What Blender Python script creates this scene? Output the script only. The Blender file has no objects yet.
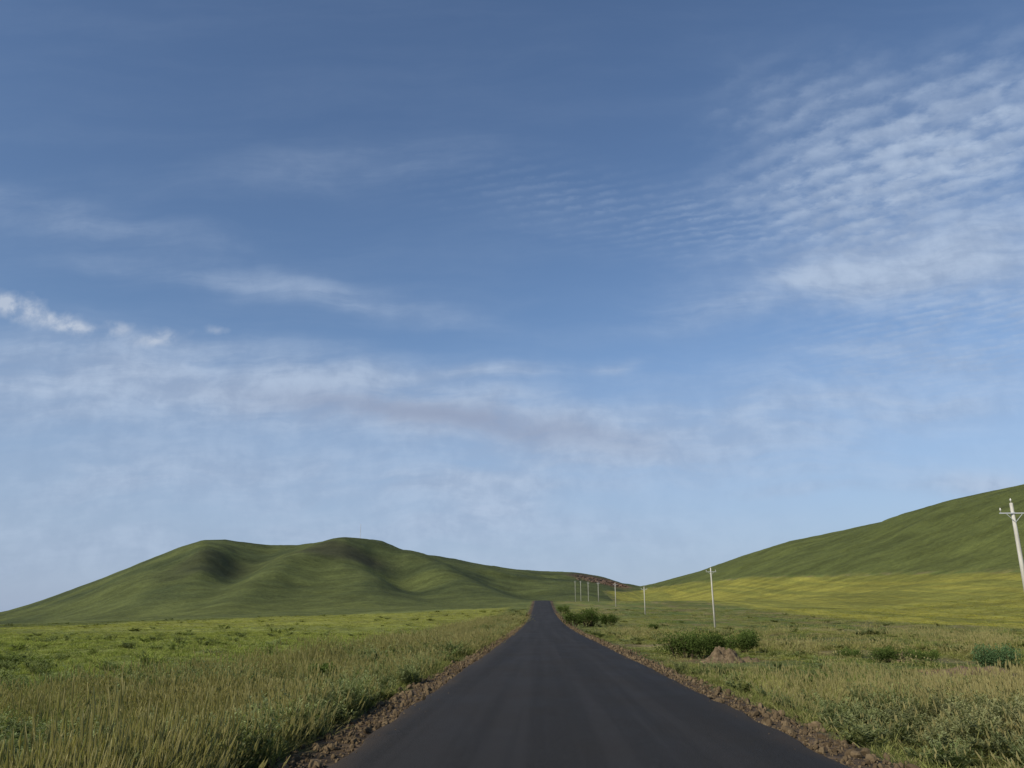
import bpy, math, random
import numpy as np
from mathutils import Vector, Matrix
random.seed(3); rng=np.random.default_rng(7)
S=bpy.context.scene
# ------------------------------------------------------------------ camera
F=790.0; CH=1.75; TH=math.atan(231/F); YAW=math.radians(2.02)
cam=bpy.data.cameras.new("camera"); co=bpy.data.objects.new("camera",cam)
S.collection.objects.link(co); S.camera=co
cam.sensor_width=36; cam.lens=36*F/1024; cam.clip_end=20000; cam.clip_start=0.1
co.location=(0,0,CH); co.rotation_euler=(math.pi/2+TH,0,YAW)

def bear(px,py):
    """bearing of a landmark: (X/Y, (Z-h)/Y) seen from the survey point"""
    a=(px-512)/F; b=(384-py)/F
    f=math.cos(TH)-b*math.sin(TH); u=math.sin(TH)+b*math.cos(TH)
    x=a*math.cos(YAW)-f*math.sin(YAW); y=a*math.sin(YAW)+f*math.cos(YAW)
    return x/y,u/y

# ------------------------------------------------------------------ noise
def _h(i,j,s):
    n=(i.astype(np.int64)*374761393+j.astype(np.int64)*668265263+s*1274126177)&0xffffffff
    n=((n^(n>>13))*1274126177)&0xffffffff
    return ((n^(n>>16))&0xffff)/65535.0
def vn(x,y,s=0):
    xi=np.floor(x);yi=np.floor(y);fx=x-xi;fy=y-yi
    fx=fx*fx*fx*(fx*(fx*6-15)+10);fy=fy*fy*fy*(fy*(fy*6-15)+10)
    a=_h(xi,yi,s);b=_h(xi+1,yi,s);c=_h(xi,yi+1,s);d=_h(xi+1,yi+1,s)
    return (a+(b-a)*fx)*(1-fy)+(c+(d-c)*fx)*fy
def fbm(x,y,o=4,s=0):
    r=0;a=.5;t=0
    for k in range(o):
        r=r+a*vn(x,y,s+k*17);t+=a;a*=.5
        x,y=x*1.9*.8-y*1.9*.6+3.1,x*1.9*.6+y*1.9*.8+1.7
    return r/t
def ss(a,b,x):
    t=np.clip((x-a)/(b-a),0,1);return t*t*(3-2*t)

# ------------------------------------------------------------------ terrain
RC=0.555; RH=3.125
ty=np.arange(-200,6000,1.0)
sl=np.where(ty<70,0,np.where(ty<322,2*1.08e-4*(ty-70),0))
s322=2*1.08e-4*252
sl=np.where(ty>=322,np.interp(ty,[322,352,600,900],[s322,-.008,-.008,0]),sl)
tz=np.concatenate([[0],np.cumsum(sl)[:-1]])
def R(Y): return np.interp(Y,ty,tz)
sil=[(-700,612,1000),(-300,613,1000),(-60,616,1000),(0,613,980),(40,601,960),(100,579,950),(150,559,950),(180,547,950),(203,540,950),(225,539.5,955),(250,543,965),(270,545,975),
(298,545,975),(322,541,965),(345,537.5,950),(365,538,950),(382,541,960),(402,549,985),(425,554,1010),(450,558,1040),(480,564,1070),(510,568.5,1110),
(540,571,1150),(572,572,1180),(590,574.5,1190),(603,577,1210),(622,583,1240),(640,586,1270),(655,583.5,1270),(700,571,1180),(742,556,1100),(790,541,1010),(840,531,930),
(880,522,870),(902,514,840),(950,500,770),(1024,484,690),(1150,460,620),(1400,440,560),(1900,430,520)]
SU=[];SE=[];SY=[]
for px,py,d in sil:
    u,e=bear(px,py);SU.append(u);SE.append(e);SY.append(d)
SU=np.array(SU);SE=np.array(SE);SY=np.array(SY)
BU=[bear(p,610)[0] for p in (-700,0,200,400,520,620,700,850,1024,1400)]
BY=[430,430,420,420,430,480,470,400,320,260]
def uof(px,py=580): return bear(px,py)[0]
def P(X,Y):
    z=R(Y)
    z=z-0.045*np.clip(-X-6,0,400)*ss(30,400,Y)
    q=X-92.0
    z=z+0.115*np.where(q>0,np.sqrt(np.clip(q,0,None)**2+400)-20,0)*ss(700,350,X)
    return z
def hillf(X,Y,corr=None):
    Yc=np.maximum(Y,60.0);u=np.clip(X/Yc,-3,3)
    Yr=np.interp(u,SU,SY);Yb=np.interp(u,BU,BY);E=np.interp(u,SU,SE)
    if corr is not None:E=E-np.interp(u,corr[0],corr[1])
    t=(Y-Yb)/(Yr-Yb)
    return u,Yr,Yb,E,t
CORR=None
def H(X,Y,micro=True):
    X=np.asarray(X,float);Y=np.asarray(Y,float)
    u,Yr,Yb,E,t=hillf(X,Y,CORR)
    p=P(X,Y)
    zr=CH+E*Yr
    tc=np.clip(t,0,1)
    f=np.where(t<1,0.55*tc**2*(3-2*tc)+0.45*tc**1.5, 1-0.7*ss(1.0,2.2,t))
    z=p+(zr-p)*f
    # relief
    w=np.sin(np.pi*np.clip(t,0,1))**1.0*np.clip(t,0,1)
    left=ss(uof(640),uof(560),u)
    rid=1-np.abs(2*fbm(X/260+Y/600+5,Y/240,4,3)-1)
    z=z+w*((rid-.75)*14*(0.5+.5*left)+(fbm(X/45,Y/60,4,9)-.5)*12)
    def G(px,tt,su,st,A,sh=0):
        nonlocal z
        uu=u-uof(px)-sh*(t-tt)
        z=z+A*np.exp(-(uu/su)**2-((t-tt)/st)**2)*ss(1.0,.9,t)*ss(0,.12,t)
    G(240,.64,.034,.25,-12,.10)
    G(200,.66,.030,.22,6,-.05)
    G(150,.55,.05,.25,6)
    G(292,.56,.038,.32,12,.20)
    G(392,.6,.036,.28,-10,-.14)
    G(425,.66,.030,.22,5,-.14)
    G(345,.80,.030,.14,6)
    G(455,.5,.035,.25,7,-.2)
    G(520,.45,.03,.2,-6,-.1)
    d=np.abs(X-RC)-RH
    off=np.where(d<0,-0.03,-0.03-0.30*ss(0.1,2.6,d))
    z=z+off*ss(700,400,Y)
    if micro:
        m=ss(0.2,3,d)
        z=z+m*((fbm(X/2.2,Y/2.2,3,31)-.5)*.35+(fbm(X/14,Y/14,2,33)-.5)*.9*ss(8,30,np.abs(X)))
    return z
def hit(px,py,y0=7,y1=1600):
    u,e=bear(px,py)
    Y=np.exp(np.linspace(math.log(y0),math.log(y1),4000))
    z=H(u*Y,Y,False); k=np.where(z>=CH+e*Y)[0]
    i=k[0] if len(k) else len(Y)-1
    return u*Y[i],Y[i]
uu=np.linspace(SU[0],SU[-1],600);acc=np.zeros_like(uu)
for it in range(3):
    CORR=(uu,acc.copy())
    YY=np.linspace(300,2200,500)[:,None]*np.ones_like(uu)[None]
    zz=H(uu[None]*YY,YY,False)
    el=((zz-CH)/YY).max(0)
    acc=acc+(el-np.interp(uu,SU,SE))
    k=np.ones(7)/7;acc=np.convolve(np.pad(acc,3,mode='edge'),k,'valid')
CORR=(uu,acc.copy())

# ---- field limits
lb=[(-300,634),(-100,631),(0,628),(100,624),(200,620),(300,616),(400,612),(470,609),(505,607),(525,604)]
LBt=[hit(*q) for q in lb];LBu=np.array([x/y for x,y in LBt]);LBy=np.array([y for x,y in LBt])
ub=[(575,594),(610,591),(650,587),(700,582),(780,577),(850,575),(940,573),(1024,571),(1200,566)]
UBt=[hit(*q) for q in ub];UBu=np.array([x/y for x,y in UBt]);UBy=np.array([y for x,y in UBt])
FX=66.0
def mix(a,b,t): return a*(1-t[...,None])+np.asarray(b)*t[...,None]
SPOTS=[]
def spot(px,py,rx,ry,col,st=1.0):
    x,y=hit(px,py);SPOTS.append((x,y,rx,ry,col,st))
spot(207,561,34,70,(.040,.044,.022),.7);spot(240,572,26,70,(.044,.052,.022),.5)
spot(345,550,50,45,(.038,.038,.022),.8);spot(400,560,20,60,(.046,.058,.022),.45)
spot(600,581,34,60,(.15,.085,.05),.95);spot(586,577,30,50,(.06,.045,.030),.85);spot(618,584,20,40,(.14,.08,.05),.9)
spot(905,656,2.6,1.6,(.17,.125,.07),.7);spot(975,672,3.2,1.3,(.22,.145,.08),.95);spot(1010,676,1.8,.8,(.20,.14,.08),.8)
spot(725,660,2.4,2.0,(.17,.115,.06),.9);spot(880,655,3,3,(.03,.05,.012),.6)
spot(640,645,2.5,3,(.15,.12,.06),.7);spot(800,640,5,3,(.14,.12,.05),.6)
def gcol(X,Y):
    X=np.asarray(X,float);Y=np.asarray(Y,float)
    u,Yr,Yb,E,t=hillf(X,Y)
    n1=fbm(X/7,Y/9,4,51);n3=fbm(X/1.6,Y/1.6,3,57)
    c=np.zeros(X.shape+(3,))+np.array((.115,.130,.038))
    c=mix(c,(.078,.098,.030),ss(.45,.75,n1)*.8)
    r=ss(4,8,X);c=mix(c,(.152,.152,.040),r*ss(.28,.60,n1)*.9)
    c=mix(c,(.19,.155,.075),r*ss(.56,.70,fbm(X/4,Y/6,3,77))*.7)
    c=mix(c,(.080,.115,.028),r*ss(.54,.66,fbm(X/6+9,Y/10,3,79))*.65)
    lf=ss(-9.5,-12.5,X+ (n3-.5)*2)*ss(0,1,(np.interp(u,LBu,LBy)-Y)/12)
    cf=mix(mix(np.zeros(X.shape+(3,))+np.array((.148,.168,.042)),(.105,.132,.036),ss(.4,.62,fbm(X/22,Y/30,4,61))),(.210,.212,.044),ss(40,170,Y)*.8)
    c=c*(1-lf[...,None])+cf*lf[...,None]
    rf=ss(FX-2,FX+3,X+(n1-.5)*8)*ss(0,1,(np.interp(u,UBu,UBy)-Y)/14)
    st=fbm(X/5.0,Y/160,3,67)
    cr=mix(np.zeros(X.shape+(3,))+np.array((.225,.212,.040)),(.150,.155,.033),ss(.38,.62,st)*.8)
    c=c*(1-rf[...,None])+cr*rf[...,None]
    isr=ss(uof(630),uof(660),u)
    lim=np.where(u<uof(550),np.interp(u,LBu,LBy),np.where(X>60,np.interp(u,UBu,UBy),330))
    hl=ss(0,12,Y-lim)
    ch=np.zeros(X.shape+(3,))+np.array((.077,.091,.029))
    ch=mix(ch,(.052,.065,.024),ss(.42,.68,fbm(X/90,Y/60,5,71)))
    ch=mix(ch,(.108,.122,.034),ss(.45,.05,t)*.7)
    ch=mix(ch,(.093,.108,.027),isr*.6)
    c=c*(1-hl[...,None])+ch*hl[...,None]
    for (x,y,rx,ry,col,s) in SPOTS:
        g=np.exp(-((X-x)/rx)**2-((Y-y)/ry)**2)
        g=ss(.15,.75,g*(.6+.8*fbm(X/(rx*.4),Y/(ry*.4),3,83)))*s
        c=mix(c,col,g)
    d=np.abs(X-RC)-RH
    sh=ss(1.35,.6,d+(fbm(X/.5,Y/1.2,3,91)-.5)*1.3)*ss(400,350,Y)
    c=mix(c,(.090,.064,.040),sh)
    return c

def asg(a,b,s,n): return s*np.sinh(np.linspace(math.asinh(a/s),math.asinh(b/s),n))
gx=asg(-5000,5000,8,1150);gy=asg(-60,7000,10,820)
GX,GY=np.meshgrid(gx,gy);GZ=H(GX,GY)
fade=ss(2500,5000,np.hypot(GX,GY));GZ=GZ*(1-fade)+(-12)*fade
def grid_mesh(name,GX,GY,GZ,col=None):
    ny,nx=GX.shape
    me=bpy.data.meshes.new(name)
    v=np.stack([GX,GY,GZ],-1).reshape(-1,3).astype(np.float32)
    i=np.arange(ny*nx).reshape(ny,nx)
    q=np.stack([i[:-1,:-1],i[:-1,1:],i[1:,1:],i[1:,:-1]],-1).reshape(-1,4).astype(np.int32)
    me.vertices.add(len(v));me.vertices.foreach_set("co",v.ravel())
    me.loops.add(q.size);me.loops.foreach_set("vertex_index",q.ravel())
    me.polygons.add(len(q));me.polygons.foreach_set("loop_start",np.arange(0,q.size,4,dtype=np.int32))
    me.polygons.foreach_set("loop_total",np.full(len(q),4,np.int32))
    me.polygons.foreach_set("use_smooth",np.ones(len(q),bool))
    me.update(calc_edges=True)
    if col is not None:
        a=me.attributes.new("gcol",'FLOAT_COLOR','POINT')
        c=np.concatenate([col.reshape(-1,3),np.ones((len(v),1))],1).astype(np.float32)
        a.data.foreach_set("color",c.ravel())
    o=bpy.data.objects.new(name,me);S.collection.objects.link(o);return o

# ------------------------------------------------------------------ node helpers
class NT:
    def __init__(s,tree): s.t=tree;s.t.nodes.clear()
    def n(s,ty,**k):
        x=s.t.nodes.new(ty)
        for a,b in k.items(): setattr(x,a,b)
        return x
    def l(s,a,b): s.t.links.new(a,b)
    def put(s,sock,v):
        if isinstance(v,(int,float)): sock.default_value=v
        elif isinstance(v,(tuple,list)): sock.default_value=tuple(v) if len(v)==len(sock.default_value) else tuple(v)+(1,)
        else: s.l(v,sock)
    def m(s,op,a,b=0,c=None,clamp=False):
        x=s.n('ShaderNodeMath',operation=op,use_clamp=clamp);s.put(x.inputs[0],a);s.put(x.inputs[1],b)
        if c is not None:s.put(x.inputs[2],c)
        return x.outputs[0]
    def mr(s,v,a,b,c=0,d=1,sm=True):
        x=s.n('ShaderNodeMapRange',interpolation_type='SMOOTHSTEP' if sm else 'LINEAR')
        s.put(x.inputs[0],v);s.put(x.inputs[1],a);s.put(x.inputs[2],b);s.put(x.inputs[3],c);s.put(x.inputs[4],d);return x.outputs[0]
    def mix(s,f,a,b,bt='MIX'):
        x=s.n('ShaderNodeMix',data_type='RGBA',blend_type=bt);s.put(x.inputs[0],f);s.put(x.inputs[6],a);s.put(x.inputs[7],b);return x.outputs[2]
    def noise(s,vec,sc,det=4,rough=.55,dist=0):
        x=s.n('ShaderNodeTexNoise');s.l(vec,x.inputs['Vector']);x.inputs['Scale'].default_value=sc
        x.inputs['Detail'].default_value=det;x.inputs['Roughness'].default_value=rough;x.inputs['Distortion'].default_value=dist;return x.outputs[0]
    def mapn(s,vec,sc=(1,1,1),rot=(0,0,0),loc=(0,0,0)):
        x=s.n('ShaderNodeMapping');s.l(vec,x.inputs[0]);x.inputs['Scale'].default_value=sc;x.inputs['Rotation'].default_value=rot;x.inputs['Location'].default_value=loc;return x.outputs[0]
def mat(name):
    m=bpy.data.materials.new(name);m.use_nodes=True;return m,NT(m.node_tree)
def finish(N,sh): 
    o=N.n('ShaderNodeOutputMaterial');N.l(sh,o.inputs[0])
def princ(N,col,rough=.8,spec=.3,bump=None,bs=.3,bd=.05):
    p=N.n('ShaderNodeBsdfPrincipled');N.put(p.inputs['Base Color'],col);N.put(p.inputs['Roughness'],rough);p.inputs['Specular IOR Level'].default_value=spec
    if bump is not None:
        b=N.n('ShaderNodeBump');b.inputs['Strength'].default_value=bs;b.inputs['Distance'].default_value=bd;N.l(bump,b.inputs['Height']);N.l(b.outputs[0],p.inputs['Normal'])
    return p.outputs[0]

mg,N=mat("grassland");tc=N.n('ShaderNodeNewGeometry').outputs['Position']
at=N.n('ShaderNodeAttribute',attribute_name='gcol')
f1=N.noise(tc,6,3,.7);f2=N.noise(N.mapn(tc,(.35,.9,.5)),1,4,.65);f3=N.noise(N.mapn(tc,(.03,.05,.03)),1,6,.7)
k=N.m('MULTIPLY',N.m('MULTIPLY',N.mr(f1,.3,.7,.6,1.35),N.mr(f2,.3,.7,.72,1.25)),N.mr(f3,.3,.7,.72,1.28))
kc=N.n('ShaderNodeCombineColor');[N.l(k,kc.inputs[i]) for i in range(3)]
col=N.mix(1,at.outputs['Color'],kc.outputs[0],'MULTIPLY')
col=N.mix(N.mr(f2,.55,.75,0,.35),col,N.mix(1,col,(1.4,1.1,.9),'MULTIPLY'))
bh=N.m('ADD',N.m('MULTIPLY',f2,1.6),N.m('MULTIPLY',f3,6))
finish(N,princ(N,col,.95,.1,bh,.6,.5))
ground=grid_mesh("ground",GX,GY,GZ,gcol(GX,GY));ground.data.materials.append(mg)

# ------------------------------------------------------------------ road
ry=np.concatenate([np.arange(-40,60,.5),np.arange(60,420,2.0)])
rx=np.array([-RH-.02,-RH,-RH+.06,-2,-1,0,1,2,RH-.06,RH,RH+.02])
rz=np.array([-.12,-.03,.0,.015,.03,.04,.03,.015,.0,-.03,-.12])+.03
RX,RY=np.meshgrid(rx,ry)
jit=(fbm(RY/.9,RX*0+3,4,5)-.5)*.22
RXX=RX+RC+np.where(np.abs(RX)>RH-.1,np.sign(RX)*jit,0)
road=grid_mesh("asphalt_road",RXX,RY,R(RY)+rz[None]*np.ones_like(RY))
m,N=mat("fresh_asphalt");p=N.n('ShaderNodeNewGeometry').outputs['Position']
a=N.noise(p,70,3,.75);b=N.noise(N.mapn(p,(1.6,.02,1)),1,4,.6);c=N.noise(N.mapn(p,(.5,.25,1)),1,5,.6)
col=N.mix(N.mr(a,.35,.75),(.010,.0096,.0090),(.056,.050,.045))
col=N.mix(N.mr(b,.42,.60,0,.6),col,(.036,.033,.031));col=N.mix(N.mr(c,.5,.8,0,.3),col,(.036,.031,.026))
sx=N.n('ShaderNodeSeparateXYZ');N.l(p,sx.inputs[0])
ed=N.m('SUBTRACT',N.m('ABSOLUTE',N.m('SUBTRACT',sx.outputs[0],RC)),2.75)
ed=N.m('ADD',ed,N.m('MULTIPLY',N.m('SUBTRACT',c,.5),1.0))
col=N.mix(N.mr(ed,0,.5,0,.55),col,(.075,.055,.037))
finish(N,princ(N,col,N.mr(c,.3,.7,.75,.9),.15,a,.8,.018));road.data.materials.append(m)

# ------------------------------------------------------------------ plants
def raw(name,V,Fc,vc,mats,mi=None):
    me=bpy.data.meshes.new(name);me.from_pydata(V,[],Fc)
    a=me.attributes.new("lf",'FLOAT_COLOR','POINT')
    c=np.ones((len(V),4),np.float32);c[:,:len(vc[0])]=np.array(vc,np.float32);a.data.foreach_set("color",c.ravel())
    for mm in mats:me.materials.append(mm)
    if mi:me.polygons.foreach_set("material_index",mi)
    me.update();return me
def foliage(name,tipc,tint=True,base=(.05,.07,.02)):
    m,N=mat(name);at=N.n('ShaderNodeAttribute',attribute_name='lf');se=N.n('ShaderNodeSeparateColor');N.l(at.outputs['Color'],se.inputs[0])
    oi=N.n('ShaderNodeObjectInfo')
    if tint:
        ti=N.n('ShaderNodeAttribute',attribute_name='tint',attribute_type='INSTANCER').outputs['Color']
    else:
        r=N.n('ShaderNodeRGB');r.outputs[0].default_value=base+(1,);ti=r.outputs[0]
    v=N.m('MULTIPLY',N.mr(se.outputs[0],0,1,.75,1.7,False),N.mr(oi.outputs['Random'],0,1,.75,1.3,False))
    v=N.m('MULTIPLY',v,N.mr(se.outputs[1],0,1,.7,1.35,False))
    kc=N.n('ShaderNodeCombineColor');[N.l(v,kc.inputs[i]) for i in range(3)]
    col=N.mix(1,ti,kc.outputs[0],'MULTIPLY')
    col=N.mix(se.outputs[2],col,tipc)
    d=N.n('ShaderNodeBsdfDiffuse');t=N.n('ShaderNodeBsdfTranslucent');N.l(col,d.inputs[0]);N.l(N.mix(1,col,(1.1,1.2,.6),'MULTIPLY'),t.inputs[0])
    mx=N.n('ShaderNodeMixShader');mx.inputs[0].default_value=.35;N.l(d.outputs[0],mx.inputs[1]);N.l(t.outputs[0],mx.inputs[2]);finish(N,mx.outputs[0]);return m
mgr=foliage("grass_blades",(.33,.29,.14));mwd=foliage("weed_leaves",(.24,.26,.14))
def tuft(name,n,h,rad,w,lean,head=0,seg=3,m=mgr):
    V=[];Fc=[];C=[]
    for i in range(n):
        r=rad*math.sqrt(random.random());a=random.uniform(0,6.283);x,y=r*math.cos(a),r*math.sin(a)
        b=a+random.gauss(0,1.0);L=random.uniform(.1,1)*lean;hh=h*random.uniform(.35,1.0);ph=random.uniform(0,6.283)
        ww=w*random.uniform(.6,1.2);g=random.random();s=len(V)
        hd=random.random()<head;dr=.65 if random.random()<.12 else 0
        for k in range(seg+1):
            t=k/seg;cx=x+math.cos(b)*L*hh*t**1.8;cy=y+math.sin(b)*L*hh*t**1.8;cz=hh*(t-.18*L*t*t)-.04
            hw=ww*(1-t**1.6)*.5+.0006
            V.append((cx-hw*math.cos(ph),cy-hw*math.sin(ph),cz));V.append((cx+hw*math.cos(ph),cy+hw*math.sin(ph),cz))
            dry=dr if not hd else t*.55
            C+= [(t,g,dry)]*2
        for k in range(seg):Fc.append((s+2*k,s+2*k+1,s+2*k+3,s+2*k+2))
        if hd:
            for q in range(3):
                s=len(V);pa=ph+q*1.05;hw=.011;l=.12*random.uniform(.7,1.3)
                for (tt,wd) in ((-.3,.3),(.25,1),(1,.15)):
                    zz=cz+l*tt;o=math.cos(b)*L*.4*l*tt;p2=math.sin(b)*L*.4*l*tt
                    V.append((cx+o-hw*wd*math.cos(pa),cy+p2-hw*wd*math.sin(pa),zz));V.append((cx+o+hw*wd*math.cos(pa),cy+p2+hw*wd*math.sin(pa),zz));C+=[(1,g,.88)]*2
                Fc+= [(s,s+1,s+3,s+2),(s+2,s+3,s+5,s+4)]
    return bpy.data.objects.new(name,raw(name,V,Fc,C,[m]))
def weed(name,n,h,m=mwd,leafs=26):
    V=[];Fc=[];C=[]
    for i in range(n):
        a=random.uniform(0,6.283);r=.15*math.sqrt(random.random());x,y=r*math.cos(a),r*math.sin(a);L=random.uniform(.05,.6);hh=h*random.uniform(.5,1)
        g=random.random();s=len(V)
        for k in range(4):
            t=k/3;cx=x+math.cos(a)*L*hh*t*t;cy=y+math.sin(a)*L*hh*t*t
            V+= [(cx-.004,cy,hh*t-.04),(cx+.004,cy,hh*t-.04)];C+=[(t*.5,g,.1)]*2
        for k in range(3):Fc.append((s+2*k,s+2*k+1,s+2*k+3,s+2*k+2))
        for j in range(leafs):
            t=random.uniform(.15,1)**.8;cx=x+math.cos(a)*L*hh*t*t;cy=y+math.sin(a)*L*hh*t*t;cz=hh*t-.04
            b=random.uniform(0,6.283);l=random.uniform(.05,.11)*(1.25-t*.7);up=random.uniform(.2,1.2);hw=l*.2
            dx,dy=math.cos(b)*l,math.sin(b)*l;sx,sy=-math.sin(b)*hw,math.cos(b)*hw;s=len(V)
            V+= [(cx,cy,cz),(cx+dx*.5+sx,cy+dy*.5+sy,cz+up*l*.5),(cx+dx,cy+dy,cz+up*l*.9),(cx+dx*.5-sx,cy+dy*.5-sy,cz+up*l*.5)];c=(t,random.random(),.35*t if random.random()<.5 else .0)
            C+=[c]*4;Fc.append((s,s+1,s+2,s+3))
    return bpy.data.objects.new(name,raw(name,V,Fc,C,[m]))
kinds=[tuft("grass_tuft_00",60,.24,.22,.011,.9,0,2),tuft("grass_tuft_01",50,.19,.24,.013,1.1,0,2),
 tuft("grass_tuft_02",45,.82,.18,.009,.75,.45),tuft("grass_tuft_03",40,.62,.22,.011,1.0,.3),
 weed("grass_tuft_04",13,.70),weed("grass_tuft_05",15,.48),
 tuft("grass_tuft_06",22,.98,.16,.006,.5,.95)]
pc=bpy.data.collections.new("grass_source")
for o in kinds:pc.objects.link(o)
def scatter(name,pts,kind,scale,rot,tint,coll,tilt=.12):
    me=bpy.data.meshes.new(name);n=len(pts);me.vertices.add(n);me.vertices.foreach_set("co",pts.astype(np.float32).ravel())
    a=me.attributes.new("kind",'INT','POINT');a.data.foreach_set("value",kind.astype(np.int32))
    a=me.attributes.new("scl",'FLOAT_VECTOR','POINT');a.data.foreach_set("vector",scale.astype(np.float32).ravel())
    a=me.attributes.new("rot",'FLOAT_VECTOR','POINT');a.data.foreach_set("vector",rot.astype(np.float32).ravel())
    a=me.attributes.new("tint",'FLOAT_COLOR','POINT');a.data.foreach_set("color",np.concatenate([tint,np.ones((n,1))],1).astype(np.float32).ravel())
    o=bpy.data.objects.new(name,me);S.collection.objects.link(o)
    g=bpy.data.node_groups.new(name+"_scatter",'GeometryNodeTree')
    g.interface.new_socket("Geometry",in_out='INPUT',socket_type='NodeSocketGeometry');g.interface.new_socket("Geometry",in_out='OUTPUT',socket_type='NodeSocketGeometry')
    gi=g.nodes.new('NodeGroupInput');go=g.nodes.new('NodeGroupOutput')
    ci=g.nodes.new('GeometryNodeCollectionInfo');ci.inputs['Collection'].default_value=coll;ci.inputs['Separate Children'].default_value=True;ci.inputs['Reset Children'].default_value=True
    ip=g.nodes.new('GeometryNodeInstanceOnPoints');ip.inputs['Pick Instance'].default_value=True
    def at(nm,dt):
        x=g.nodes.new('GeometryNodeInputNamedAttribute');x.data_type=dt;x.inputs['Name'].default_value=nm;return x.outputs['Attribute']
    g.links.new(gi.outputs[0],ip.inputs['Points']);g.links.new(ci.outputs[0],ip.inputs['Instance'])
    g.links.new(at("kind",'INT'),ip.inputs['Instance Index']);g.links.new(at("scl",'FLOAT_VECTOR'),ip.inputs['Scale'])
    er=g.nodes.new('FunctionNodeEulerToRotation');g.links.new(at("rot",'FLOAT_VECTOR'),er.inputs[0]);g.links.new(er.outputs[0],ip.inputs['Rotation'])
    g.links.new(ip.outputs[0],go.inputs[0])
    md=o.modifiers.new("scatter",'NODES');md.node_group=g
    return o
def sample(n,d0,d1,pw=1.0):
    D=(d0**2+(d1**2-d0**2)*rng.random(n))**.5
    U=rng.uniform(-.80,.74,n);return U*D,D
PX=[];PY=[];HS=[]
for n,d0,d1,hs in ((25000,6,34,1.1),(18000,34,95,2.0),(11000,95,260,3.0)):
    x,y=sample(n,d0,d1);PX.append(x);PY.append(y);HS.append(np.full(n,hs))
x=-RH+RC-.75-rng.random(8500)**1.0*8.0;y=5+rng.random(8500)**1.7*175;PX.append(x);PY.append(y);HS.append(1+y/60)
PX=np.concatenate(PX);PY=np.concatenate(PY);HS=np.concatenate(HS)
d=np.abs(PX-RC)-RH
keep=(d>.85+.7*rng.random(len(PX))*(0.4+1.2*fbm(PX*0+PY/3,PX*0,2,7)))
clear=np.ones(len(PX))
for (x,y,rx,ry,col,s) in SPOTS:
    if y<100 and col[0]>.1:
        g=((PX-x)/(rx*1.15))**2+((PY-y+2.5)/(ry+3.5))**2
        keep&=~((g<.8)&(rng.random(len(PX))<.85)); clear=np.where(g<3,.5,clear)
PX,PY,HS,d,clear=PX[keep],PY[keep],HS[keep],d[keep],clear[keep];n=len(PX)
nz=fbm(PX/5,PY/7,3,101);nz2=fbm(PX/3,PY/4,3,103);nz4=fbm(PX/2.4,PY/3.2,3,107)
verge=(PX<-3)&(PX>-11.5+(nz2-.5)*4)
fieldL=(PX<0)&~verge
rightn=(PX>0)&(PX<FX);fieldR=PX>=FX
r=rng.random(n);kind=np.where(r<.5,0,1)
r=rng.random(n)
grassy=np.select([r<.40,r<.70,r<.78],[2,3,5],6);weedy=np.select([r<.5,r<.80],[4,5],3)
tall=np.where(nz4+.12*(r-.5)>.52,weedy,grassy)
kind=np.where(verge&(rng.random(n)<.14+.72*ss(.38,.60,nz)),tall,kind)
tr=ss(.50,.64,nz)*ss(2.5,5,d)*ss(120,40,PY)*(clear>.9)
tr=np.maximum(tr,np.exp(-((PX-9.5)/3.2)**2-((PY-16)/5.5)**2)*.8)
kind=np.where(rightn&(rng.random(n)<.06+.6*tr),tall,kind)
kind=np.where(fieldL&(rng.random(n)<.02+.30*ss(.52,.65,nz)*ss(60,20,PY)),np.where(rng.random(n)<.5,4,5),kind)
hv=rng.uniform(.6,1.2,n)*np.where(verge,.45+1.05*nz2,.5+.85*nz2)
hv*=np.where(rightn&(d<3),.75,1.0)*clear
tint=gcol(PX,PY)
soil=np.abs(PX-RC)-RH<1.4
tint[soil]=np.array((.118,.124,.040))
tint=np.where(((kind==4)|(kind==5))[:,None],tint*.45+np.array((.092,.110,.056))*.55,tint)
dry=ss(.45,.65,fbm(PX/3.5+4,PY/5,3,109))
gt=np.array((.158,.164,.052))[None]*(1-dry[:,None])+np.array((.215,.190,.078))[None]*dry[:,None]
tint=np.where(((kind==2)|(kind==3)|(kind==6))[:,None],tint*.42+gt*.58,tint)
tint=tint*(rng.uniform(.80,1.20,(n,1)))*1.12
Z=H(PX,PY)
sc=np.stack([HS*rng.uniform(.8,1.3,n),HS*rng.uniform(.8,1.3,n),hv],-1)
rot=np.stack([rng.normal(0,.12,n),rng.normal(.05,.12,n),rng.uniform(0,6.283,n)],-1)
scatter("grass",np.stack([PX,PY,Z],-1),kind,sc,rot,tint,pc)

# ------------------------------------------------------------------ gravel / clods
mr_,N=mat("earth_clods");p=N.n('ShaderNodeNewGeometry').outputs['Position'];oi=N.n('ShaderNodeObjectInfo')
a=N.noise(p,30,3,.6)
col=N.mix(oi.outputs['Random'],(.055,.039,.022),(.170,.125,.072));col=N.mix(N.mr(a,.3,.7,0,.5),col,(.095,.068,.040))
finish(N,princ(N,col,.95,.1,a,.5,.02))
rc=bpy.data.collections.new("gravel_source")
import bmesh
def rockbm(seed,ic=2):
    bm=bmesh.new();bmesh.ops.create_icosphere(bm,subdivisions=ic,radius=.5)
    rs=np.random.default_rng(seed);ax=rs.normal(size=(9,3));ax/=np.linalg.norm(ax,axis=1)[:,None];dd=rs.uniform(.26,.44,9)
    for v in bm.verts:
        c=np.array(v.co)
        for q,e in zip(ax,dd):
            s=c@q
            if s>e:c=c-q*(s-e)
        v.co=Vector(c*np.array([1.15,.9,.75])+rs.normal(0,.012,3))
    return bm
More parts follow.
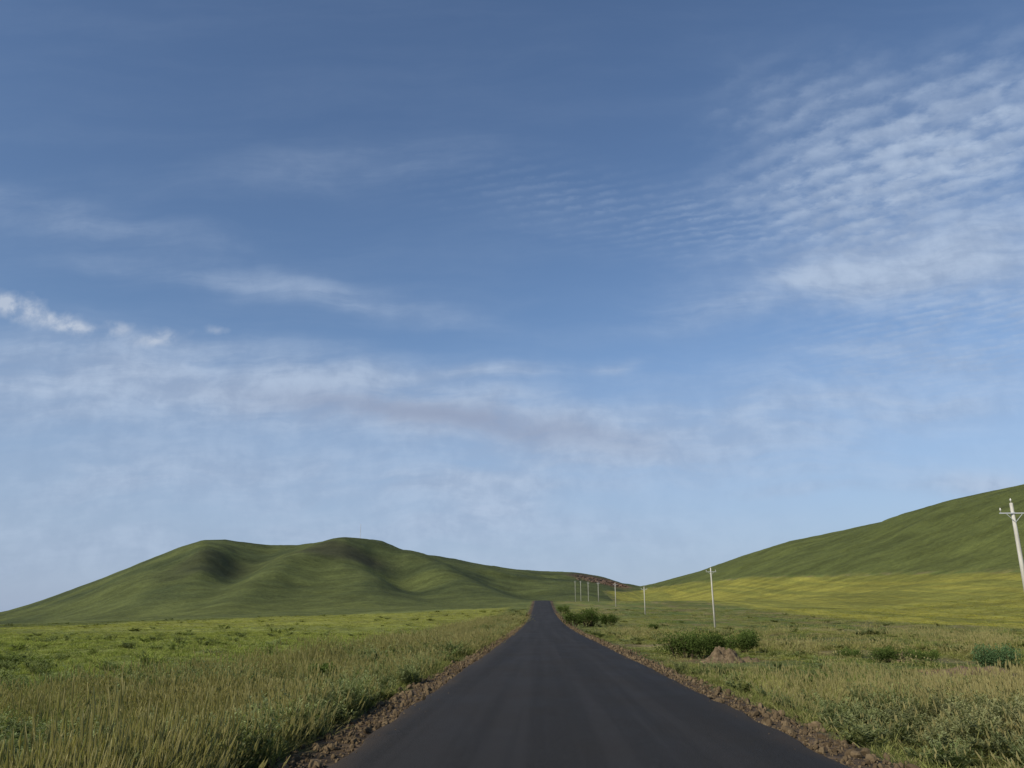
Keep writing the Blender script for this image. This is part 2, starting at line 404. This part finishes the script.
def rock(name,seed,ic=2):
    bm=rockbm(seed,ic)
    me=bpy.data.meshes.new(name);bm.to_mesh(me);bm.free();me.materials.append(mr_);return bpy.data.objects.new(name,me)
for i in range(6):rc.objects.link(rock("gravel_stone_%02d"%i,i+1))
n=20000
y=4+rng.random(n)**1.8*210;side=np.where(rng.random(n)<.5,-1,1)
dd=np.abs(rng.normal(.40,.38,n))+.01
x=RC+side*(RH+dd);sz=np.clip(rng.lognormal(-3.4,.65,n),.015,.17)*(1+y/250)
n2=500;x2=np.where(rng.random(n2)<.5,1,-1)*(RH+rng.uniform(.5,2.3,n2))+RC;y2=5+rng.random(n2)*50
n3=160;x3=np.where(rng.random(n3)<.5,1,-1)*(RH-rng.random(n3)**2*.5)+RC;y3=5+rng.random(n3)*40
x=np.concatenate([x,x2]);y=np.concatenate([y,y2]);sz=np.concatenate([sz,rng.uniform(.03,.10,n2)])
z=H(x,y)+sz*.18
x=np.concatenate([x,x3]);y=np.concatenate([y,y3]);sz=np.concatenate([sz,rng.uniform(.01,.03,n3)]);z=np.concatenate([z,R(y3)+.035]);n=len(x)
scatter("gravel_shoulder",np.stack([x,y,z],-1),rng.integers(0,6,n),np.stack([sz*rng.uniform(.8,1.3,n),sz*rng.uniform(.8,1.3,n),sz],-1),rng.uniform(-.5,6,(n,3)),np.ones((n,3))*.1,rc)

# rocky outcrop on the low saddle
mo,N=mat("red_brown_rock");p=N.n('ShaderNodeNewGeometry').outputs['Position'];a=N.noise(p,.25,5,.6)
finish(N,princ(N,N.mix(N.mr(a,.35,.65),(.055,.045,.034),(.16,.105,.072)),.95,.1,a,.8,1.0))
bmA=bmesh.new()
for i in range(150):
    px=random.triangular(572,628,600);base=np.interp(px,[570,590,603,628],[575,577.5,580,586]);py=base+random.random()**1.5*4
    x,y=hit(px,py);s=random.uniform(1.5,5)
    b2=rockbm(200+i,1);mt=Matrix.Translation((x,y,float(H(x,y))+s*.05))@Matrix.Rotation(random.uniform(0,6),4,'Z')@Matrix.Diagonal((s*1.6,s*1.3,s*.75,1))
    b2.transform(mt);tm=bpy.data.meshes.new("tmp");b2.to_mesh(tm);b2.free();bmA.from_mesh(tm);bpy.data.meshes.remove(tm)
me=bpy.data.meshes.new("rocky_outcrop");bmA.to_mesh(me);bmA.free();me.materials.append(mo)
o=bpy.data.objects.new("rocky_outcrop",me);S.collection.objects.link(o)

# ------------------------------------------------------------------ shrubs
msh=foliage("shrub_leaves",(.14,.17,.06),False,(.060,.086,.022));mshb=foliage("shrub_leaves_blue",(.10,.15,.08),False,(.055,.090,.038))
mtw,N=mat("twig_bark");finish(N,princ(N,(.06,.045,.03),.9,.1))
def shrub(px,py,W,Hh,Dp,nl,leaf=.05,mm=msh,fixed=None):
    x0,y0=fixed if fixed else hit(px,py)
    z0=float(H(x0,y0));V=[];Fc=[];C=[];MI=[]
    nb=max(5,int(W*3));lob=[]
    for i in range(nb):
        a=random.uniform(0,6.283);r=math.sqrt(random.random())*.36
        cx,cy=math.cos(a)*r*W,math.sin(a)*r*Dp;hh=Hh*random.uniform(.40,.82)*(1-.6*r)
        lob.append((cx,cy,hh,random.uniform(.12,.26)*min(W,2.6*Hh),random.random()))
        for q in range(3):
            s=len(V);ex,ey,ez=cx+random.uniform(-.2,.2)*W*.3,cy+random.uniform(-.2,.2)*Dp*.3,hh+random.uniform(0,.2)*Hh
            bx,by=cx*.5,cy*.5
            for k in range(3):
                t=k/2;r_=.018*(1-t*.8)*max(1,Hh)
                for j in range(4):
                    an=j*1.5708;V.append((bx+(ex-bx)*t+r_*math.cos(an),by+(ey-by)*t+r_*math.sin(an),-.1+(ez+.1)*t));C.append((.3,.5,0))
            for k in range(2):
                for j in range(4):Fc.append((s+4*k+j,s+4*k+(j+1)%4,s+4*k+4+(j+1)%4,s+4*k+4+j));MI.append(1)
    for i in range(nl):
        cx,cy,cz,rr,g=random.choice(lob)
        v=Vector((random.gauss(0,1),random.gauss(0,1),random.gauss(0,1))).normalized()*rr*random.uniform(.35,1.2)
        px_,py_,pz=cx+v.x,cy+v.y,cz+v.z*min(1.1,Hh*.42/rr)
        if pz<.02: pz=random.uniform(.02,Hh*.4)
        d1=Vector((random.gauss(0,1),random.gauss(0,1),random.gauss(0,1)+.5)).normalized();d2=d1.cross(Vector((random.gauss(0,1),random.gauss(0,1),random.gauss(0,1)))).normalized()
        l=leaf*random.uniform(.6,1.4);w=l*.32;c=Vector((px_,py_,pz));s=len(V)
        V+= [tuple(c),tuple(c+d1*l*.5+d2*w),tuple(c+d1*l),tuple(c+d1*l*.5-d2*w)]
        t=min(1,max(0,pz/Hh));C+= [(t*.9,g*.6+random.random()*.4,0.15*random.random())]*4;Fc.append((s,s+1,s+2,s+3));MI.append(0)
    me=raw("shrub",V,Fc,C,[mm,mtw],MI);o=bpy.data.objects.new("shrub",me);S.collection.objects.link(o);o.location=(x0,y0,z0-.03);return o
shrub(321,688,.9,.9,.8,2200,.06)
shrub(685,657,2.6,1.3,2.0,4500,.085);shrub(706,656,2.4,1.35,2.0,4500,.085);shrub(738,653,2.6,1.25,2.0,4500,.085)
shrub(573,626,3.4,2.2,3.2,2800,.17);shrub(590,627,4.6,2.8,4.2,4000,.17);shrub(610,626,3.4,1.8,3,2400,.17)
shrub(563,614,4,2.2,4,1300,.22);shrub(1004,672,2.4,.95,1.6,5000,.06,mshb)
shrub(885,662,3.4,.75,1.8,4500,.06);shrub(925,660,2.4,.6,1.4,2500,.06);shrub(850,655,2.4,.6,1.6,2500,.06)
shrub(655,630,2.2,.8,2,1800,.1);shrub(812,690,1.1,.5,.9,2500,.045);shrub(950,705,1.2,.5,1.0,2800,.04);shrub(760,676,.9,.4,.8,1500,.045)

# ------------------------------------------------------------------ dirt mounds
md_,N=mat("dug_earth");p=N.n('ShaderNodeNewGeometry').outputs['Position'];a=N.noise(p,5,6,.7)
finish(N,princ(N,N.mix(N.mr(a,.3,.7),(.080,.058,.034),(.19,.140,.085)),.95,.1,a,.9,.12))
def mound(px,py,W,Dp,Hh,seed):
    x0,y0=hit(px,py);g=np.linspace(-1,1,70);A,B=np.meshgrid(g,g);r=np.hypot(A,B)+(fbm(A*1.8+seed,B*1.8,3,seed+1)-.5)*.5
    X=x0+A*W/2;Y=y0+B*Dp/2
    z=H(X,Y)-.14+Hh*(np.clip(1-r**1.3,0,1))*(.35+1.2*fbm(A*3+seed,B*3,5,seed))+.07*fbm(A*10,B*10,4,seed)*(r<1.1)
    o=grid_mesh("dirt_mound",X,Y,z);o.data.materials.append(md_)
mound(722,662,2.2,1.8,.95,5);mound(748,662,1.3,1.1,.4,9);mound(905,660,3.0,1.6,.55,12);mound(975,677,4.2,1.5,.45,15)

# ------------------------------------------------------------------ utility poles
mc,N=mat("concrete_pole");p=N.n('ShaderNodeNewGeometry').outputs['Position'];a=N.noise(N.mapn(p,(6,6,1)),1,5,.6)
finish(N,princ(N,N.mix(N.mr(a,.3,.7),(.40,.38,.33),(.56,.54,.48)),.8,.2))
ms,N=mat("galvanised_steel");finish(N,princ(N,(.42,.43,.44),.5,.5))
mi_,N=mat("porcelain");finish(N,princ(N,(.62,.60,.56),.25,.5))
def part(name,parent,prof,mt,loc=(0,0,0),rot=(0,0,0),seg=16):
    bm=bmesh.new();rings=[]
    for z,r in prof: rings.append([bm.verts.new((r*math.cos(6.2832*i/seg),r*math.sin(6.2832*i/seg),z)) for i in range(seg)])
    for A,B in zip(rings,rings[1:]):
        for i in range(seg):bm.faces.new((A[i],A[(i+1)%seg],B[(i+1)%seg],B[i]))
    bm.faces.new(rings[0][::-1]);bm.faces.new(rings[-1]);me=bpy.data.meshes.new(name);bm.to_mesh(me);bm.free();me.materials.append(mt)
    for f in me.polygons:f.use_smooth=True
    o=bpy.data.objects.new(name,me);S.collection.objects.link(o);o.parent=parent;o.location=loc;o.rotation_euler=rot;return o
def bar(name,parent,a,b,w,mt):
    a=Vector(a);b=Vector(b);bm=bmesh.new();bmesh.ops.create_cube(bm,size=1);L=(b-a).length
    bmesh.ops.scale(bm,vec=(w,w,L),verts=bm.verts);bmesh.ops.bevel(bm,geom=bm.edges[:],offset=w*.12,segments=1)
    me=bpy.data.meshes.new(name);bm.to_mesh(me);bm.free();me.materials.append(mt);o=bpy.data.objects.new(name,me);S.collection.objects.link(o);o.parent=parent
    o.location=(a+b)/2;o.rotation_euler=(b-a).to_track_quat('Z','Y').to_euler();return o
INS=[(0,.015),(.10,.015),(.11,.045),(.14,.035),(.15,.05),(.19,.035),(.22,.02),(.24,.02),(.25,.01)]
def pole(X,Y,top,lean=0):
    z=float(H(X,Y));e=bpy.data.objects.new("utility_pole",None);S.collection.objects.link(e);e.location=(X,Y,z-.2);h=top-z+.2
    e.rotation_euler=(0,lean,0)
    part("shaft",e,[(0,.15),(h-.03,.085),(h,.075)],mc)
    zc=h-.55
    bar("crossarm",e,(-.75,-.11,zc),(.75,-.11,zc),.055,ms)
    bar("brace_left",e,(-.4,-.13,zc-.05),(-.02,-.13,zc-.45),.022,ms);bar("brace_right",e,(.4,-.13,zc-.05),(.02,-.13,zc-.45),.022,ms)
    part("insulator_left",e,INS,mi_,(-.68,-.11,zc+.03),seg=10);part("insulator_right",e,INS,mi_,(.68,-.11,zc+.03),seg=10);part("insulator_top",e,INS,mi_,(0,0,h),seg=10)
    part("collar",e,[(0,.105),(.09,.10)],ms,(0,0,zc-.04))
def poleat(px,ptop,Y,lean=0):
    u,e=bear(px,ptop);pole(u*Y,Y,CH+e*Y,lean)
poleat(1011,503,43);poleat(711,568,121,-.008);poleat(644,587,203);poleat(615,583,278);poleat(598,582,350);poleat(588,582,425);poleat(580.5,581,500);poleat(575,581,575)

# ------------------------------------------------------------------ mast on the hill
u,e0=bear(360,541);Ym=950.0;zm=float(H(u*Ym,Ym))
e=bpy.data.objects.new("radio_mast",None);S.collection.objects.link(e);e.location=(u*Ym,Ym,zm-1);hm=19
for i in range(3):
    a=i*2.094;bar("leg_%d"%(i+1),e,(.5*math.cos(a),.5*math.sin(a),0),(.14*math.cos(a),.14*math.sin(a),hm),.12,ms)
for k in range(14):
    z0=k*hm/14;r0=.5-.36*z0/hm;r1=.5-.36*(z0+hm/14)/hm
    for i in range(3):
        a=i*2.094;b=a+2.094;bar("lattice",e,(r0*math.cos(a),r0*math.sin(a),z0),(r1*math.cos(b),r1*math.sin(b),z0+hm/14),.05,ms)

# ------------------------------------------------------------------ sun and sky
SEL=math.radians(32);SAZ=math.radians(225)
dirv=Vector((math.sin(SAZ)*math.cos(SEL),math.cos(SAZ)*math.cos(SEL),math.sin(SEL)))
sl_=bpy.data.lights.new("sun",'SUN');sl_.energy=4.5;sl_.angle=math.radians(.6);sl_.color=(1,.92,.77)
so=bpy.data.objects.new("sun",sl_);S.collection.objects.link(so);so.rotation_euler=dirv.to_track_quat('Z','Y').to_euler()
w=bpy.data.worlds.new("World");S.world=w;w.use_nodes=True;N=NT(w.node_tree)
w.cycles.sampling_method='NONE'
sky=N.n('ShaderNodeTexSky',sky_type='NISHITA');sky.sun_disc=False;sky.sun_elevation=SEL;sky.sun_rotation=SAZ;sky.air_density=1.0;sky.dust_density=.8;sky.ozone_density=1.6
ST=.10
tcn=N.n('ShaderNodeTexCoord').outputs['Generated'];sp=N.n('ShaderNodeSeparateXYZ');N.l(tcn,sp.inputs[0]);dx,dy,dz=sp.outputs
zc=N.m('MAXIMUM',dz,.035);cp=N.n('ShaderNodeCombineXYZ');N.l(N.m('DIVIDE',dx,zc),cp.inputs[0]);N.l(N.m('DIVIDE',dy,zc),cp.inputs[1]);p=cp.outputs[0]
yc=N.m('MAXIMUM',dy,.04);U=N.m('DIVIDE',dx,yc);E=N.m('DIVIDE',dz,yc)
cu=N.n('ShaderNodeCombineXYZ');N.l(U,cu.inputs[0]);N.l(E,cu.inputs[1]);ue=cu.outputs[0]
wn=N.n('ShaderNodeTexNoise');N.l(ue,wn.inputs['Vector']);wn.inputs['Scale'].default_value=4;wn.inputs['Detail'].default_value=4
vs=N.n('ShaderNodeVectorMath',operation='MULTIPLY_ADD');N.l(wn.outputs['Color'],vs.inputs[0]);vs.inputs[1].default_value=(.16,.08,0);vs.inputs[2].default_value=(-.08,-.04,0)
va=N.n('ShaderNodeVectorMath',operation='ADD');N.l(ue,va.inputs[0]);N.l(vs.outputs[0],va.inputs[1]);uw=va.outputs[0]
def blob(prev,px,py,rx,ry,ang,amp,src=None):
    """soft cloud patch centred on a bearing; ang in degrees, + = rising to the right"""
    u0,e0=bear(px,py);a=math.radians(ang)
    ux,ex=bear(px+30*math.cos(a),py-30*math.sin(a));vx,vy=bear(px-30*math.sin(a),py-30*math.cos(a))
    l1=math.hypot(ux-u0,ex-e0)/30*rx;l2=math.hypot(vx-u0,vy-e0)/30*ry;th=math.atan2(ex-e0,ux-u0)
    mp=N.n('ShaderNodeMapping',vector_type='TEXTURE');N.l(src or uw,mp.inputs[0]);mp.inputs['Location'].default_value=(u0,e0,0);mp.inputs['Rotation'].default_value=(0,0,th);mp.inputs['Scale'].default_value=(l1,l2,1)
    dt=N.n('ShaderNodeVectorMath',operation='DOT_PRODUCT');N.l(mp.outputs[0],dt.inputs[0]);N.l(mp.outputs[0],dt.inputs[1])
    return N.m('MULTIPLY_ADD',N.m('POWER',.3679,dt.outputs['Value']),amp,prev)
def summ(l,src=None):
    r=0.0
    for x in l:r=blob(r,*x,src=src)
    return r
nA=N.noise(N.mapn(uw,(2.4,13,1),(0,0,.08)),1,6,.58,.3)
nB=N.noise(N.mapn(p,(1.2,1.2,1)),1.6,6,.6,.3)
nD=N.noise(N.mapn(uw,(6,28,1),(0,0,-.05)),1,5,.60,.3)
nC=N.noise(ue,26,4,.6,.2)
def ripple(wl,nx,ny,seed,dist,sp_=2.2,fine=11,fa=5):
    dt=N.n('ShaderNodeVectorMath',operation='DOT_PRODUCT');N.l(p,dt.inputs[0]);dt.inputs[1].default_value=(nx*6.2832/wl,ny*6.2832/wl,0)
    nn=N.noise(N.mapn(p,(1,1,1),(0,0,0),(seed,0,0)),sp_,3,.5)
    n2=N.noise(N.mapn(p,(1,1,1),(0,0,0),(seed+4,0,0)),fine,4,.6)
    ph=N.m('MULTIPLY_ADD',nn,dist,N.m('MULTIPLY_ADD',n2,fa,dt.outputs['Value']))
    return N.m('MULTIPLY_ADD',N.m('SINE',ph),.5,.5),n2
r1,r1n=ripple(.080,.64,.77,0,14,2.2,13,6);r2,r2n=ripple(.045,.30,.95,7,22,1.6,20,7)
mR=summ([(910,165,140,52,16,1.7),(985,100,90,50,25,1.0),(810,110,65,38,20,.5),(970,210,120,46,10,1.5),(1000,330,170,50,5,.75),(770,95,50,36,30,.3)])
cR=N.m('MULTIPLY',mR,N.m('MULTIPLY',N.mr(r1,0,1,.5,1.05,False),N.mr(r1n,.30,.66,.25,1.15)))
cR=N.m('MULTIPLY',cR,N.mr(nB,.34,.60,.35,1.1))
mC=summ([(600,205,140,30,-6,.15),(720,220,80,26,5,.18)])
cC=N.m('MULTIPLY',mC,N.m('MULTIPLY',r2,N.mr(r2n,.35,.65,.2,1.3)))
sm=summ([(850,272,140,24,6,2.0),(980,250,110,36,5,1.8),(720,305,70,14,12,.6),
 (290,292,150,14,-10,.55),(60,210,130,16,-12,.35),(350,165,130,22,4,.2),
 (60,390,220,36,-3,1.5),(270,388,180,28,-10,1.7),(430,410,180,26,-8,1.7),(570,440,120,22,-8,1.4),(480,374,90,8,4,1.0),
 (160,475,240,24,0,1.3),(480,480,100,16,3,1.5),(470,512,60,18,4,1.2),(760,425,180,26,3,1.0),(880,392,190,30,5,1.0),(975,483,60,10,3,1.6),
 (795,491,60,5,0,1.3),(620,368,24,6,8,.9),(720,465,220,20,0,.7),(300,535,420,34,0,1.0),(860,345,130,10,8,.6)])
cS=N.m('MULTIPLY',sm,N.m('MULTIPLY',N.mr(nA,.32,.64,.30,1.15),N.mr(nD,.30,.66,.6,1.15)))
wf=N.n('ShaderNodeTexNoise');N.l(ue,wf.inputs['Vector']);wf.inputs['Scale'].default_value=22;wf.inputs['Detail'].default_value=3
v2=N.n('ShaderNodeVectorMath',operation='MULTIPLY_ADD');N.l(wf.outputs['Color'],v2.inputs[0]);v2.inputs[1].default_value=(.05,.03,0);v2.inputs[2].default_value=(-.025,-.015,0)
v3=N.n('ShaderNodeVectorMath',operation='ADD');N.l(ue,v3.inputs[0]);N.l(v2.outputs[0],v3.inputs[1])
pf=summ([(35,314,42,10,-16,1.2),(72,324,24,7,-5,.9),(157,338,26,6,6,1.0),(120,327,17,6,0,.8),(8,305,22,8,0,.8),(218,329,12,4,0,.45)],v3.outputs[0])
cP=N.mr(N.m('MULTIPLY',pf,N.mr(nC,.3,.66,.25,1.25)),.08,1.2,0,.72,False)
base=N.m('MULTIPLY',N.mr(nA,.35,.75,0,.16),N.mr(E,.75,.1,.3,1))
D_=N.m('ADD',N.m('ADD',cR,cC),N.m('ADD',cS,base));dens=N.m('MINIMUM',N.m('SUBTRACT',1,N.m('POWER',2.718,N.m('MULTIPLY',D_,-.9))),.9)
def sc3(c): return tuple(x/ST for x in c)
shade=N.mix(N.mr(N.m('MULTIPLY_ADD',nC,.5,N.m('MULTIPLY',nD,.5)),.36,.64),sc3((.33,.42,.58)),sc3((.45,.55,.71)))
gray=summ([(450,422,190,13,-7,.85)]);shade=N.mix(N.m('MINIMUM',gray,1),shade,sc3((.29,.34,.47)))
skc=N.mix(1,sky.outputs[0],(.97,1.08,1.22),'MULTIPLY')
hz=N.mr(dz,0,.36,.80,0);skc=N.mix(hz,skc,sc3((.35,.44,.62)))
c=N.mix(dens,skc,shade);c=N.mix(cP,c,sc3((.56,.62,.72)))
bg=N.n('ShaderNodeBackground');N.l(c,bg.inputs[0]);bg.inputs[1].default_value=ST
wo=N.n('ShaderNodeOutputWorld');N.l(bg.outputs[0],wo.inputs[0])
S.view_settings.view_transform='Standard';S.view_settings.look='None';S.view_settings.exposure=0
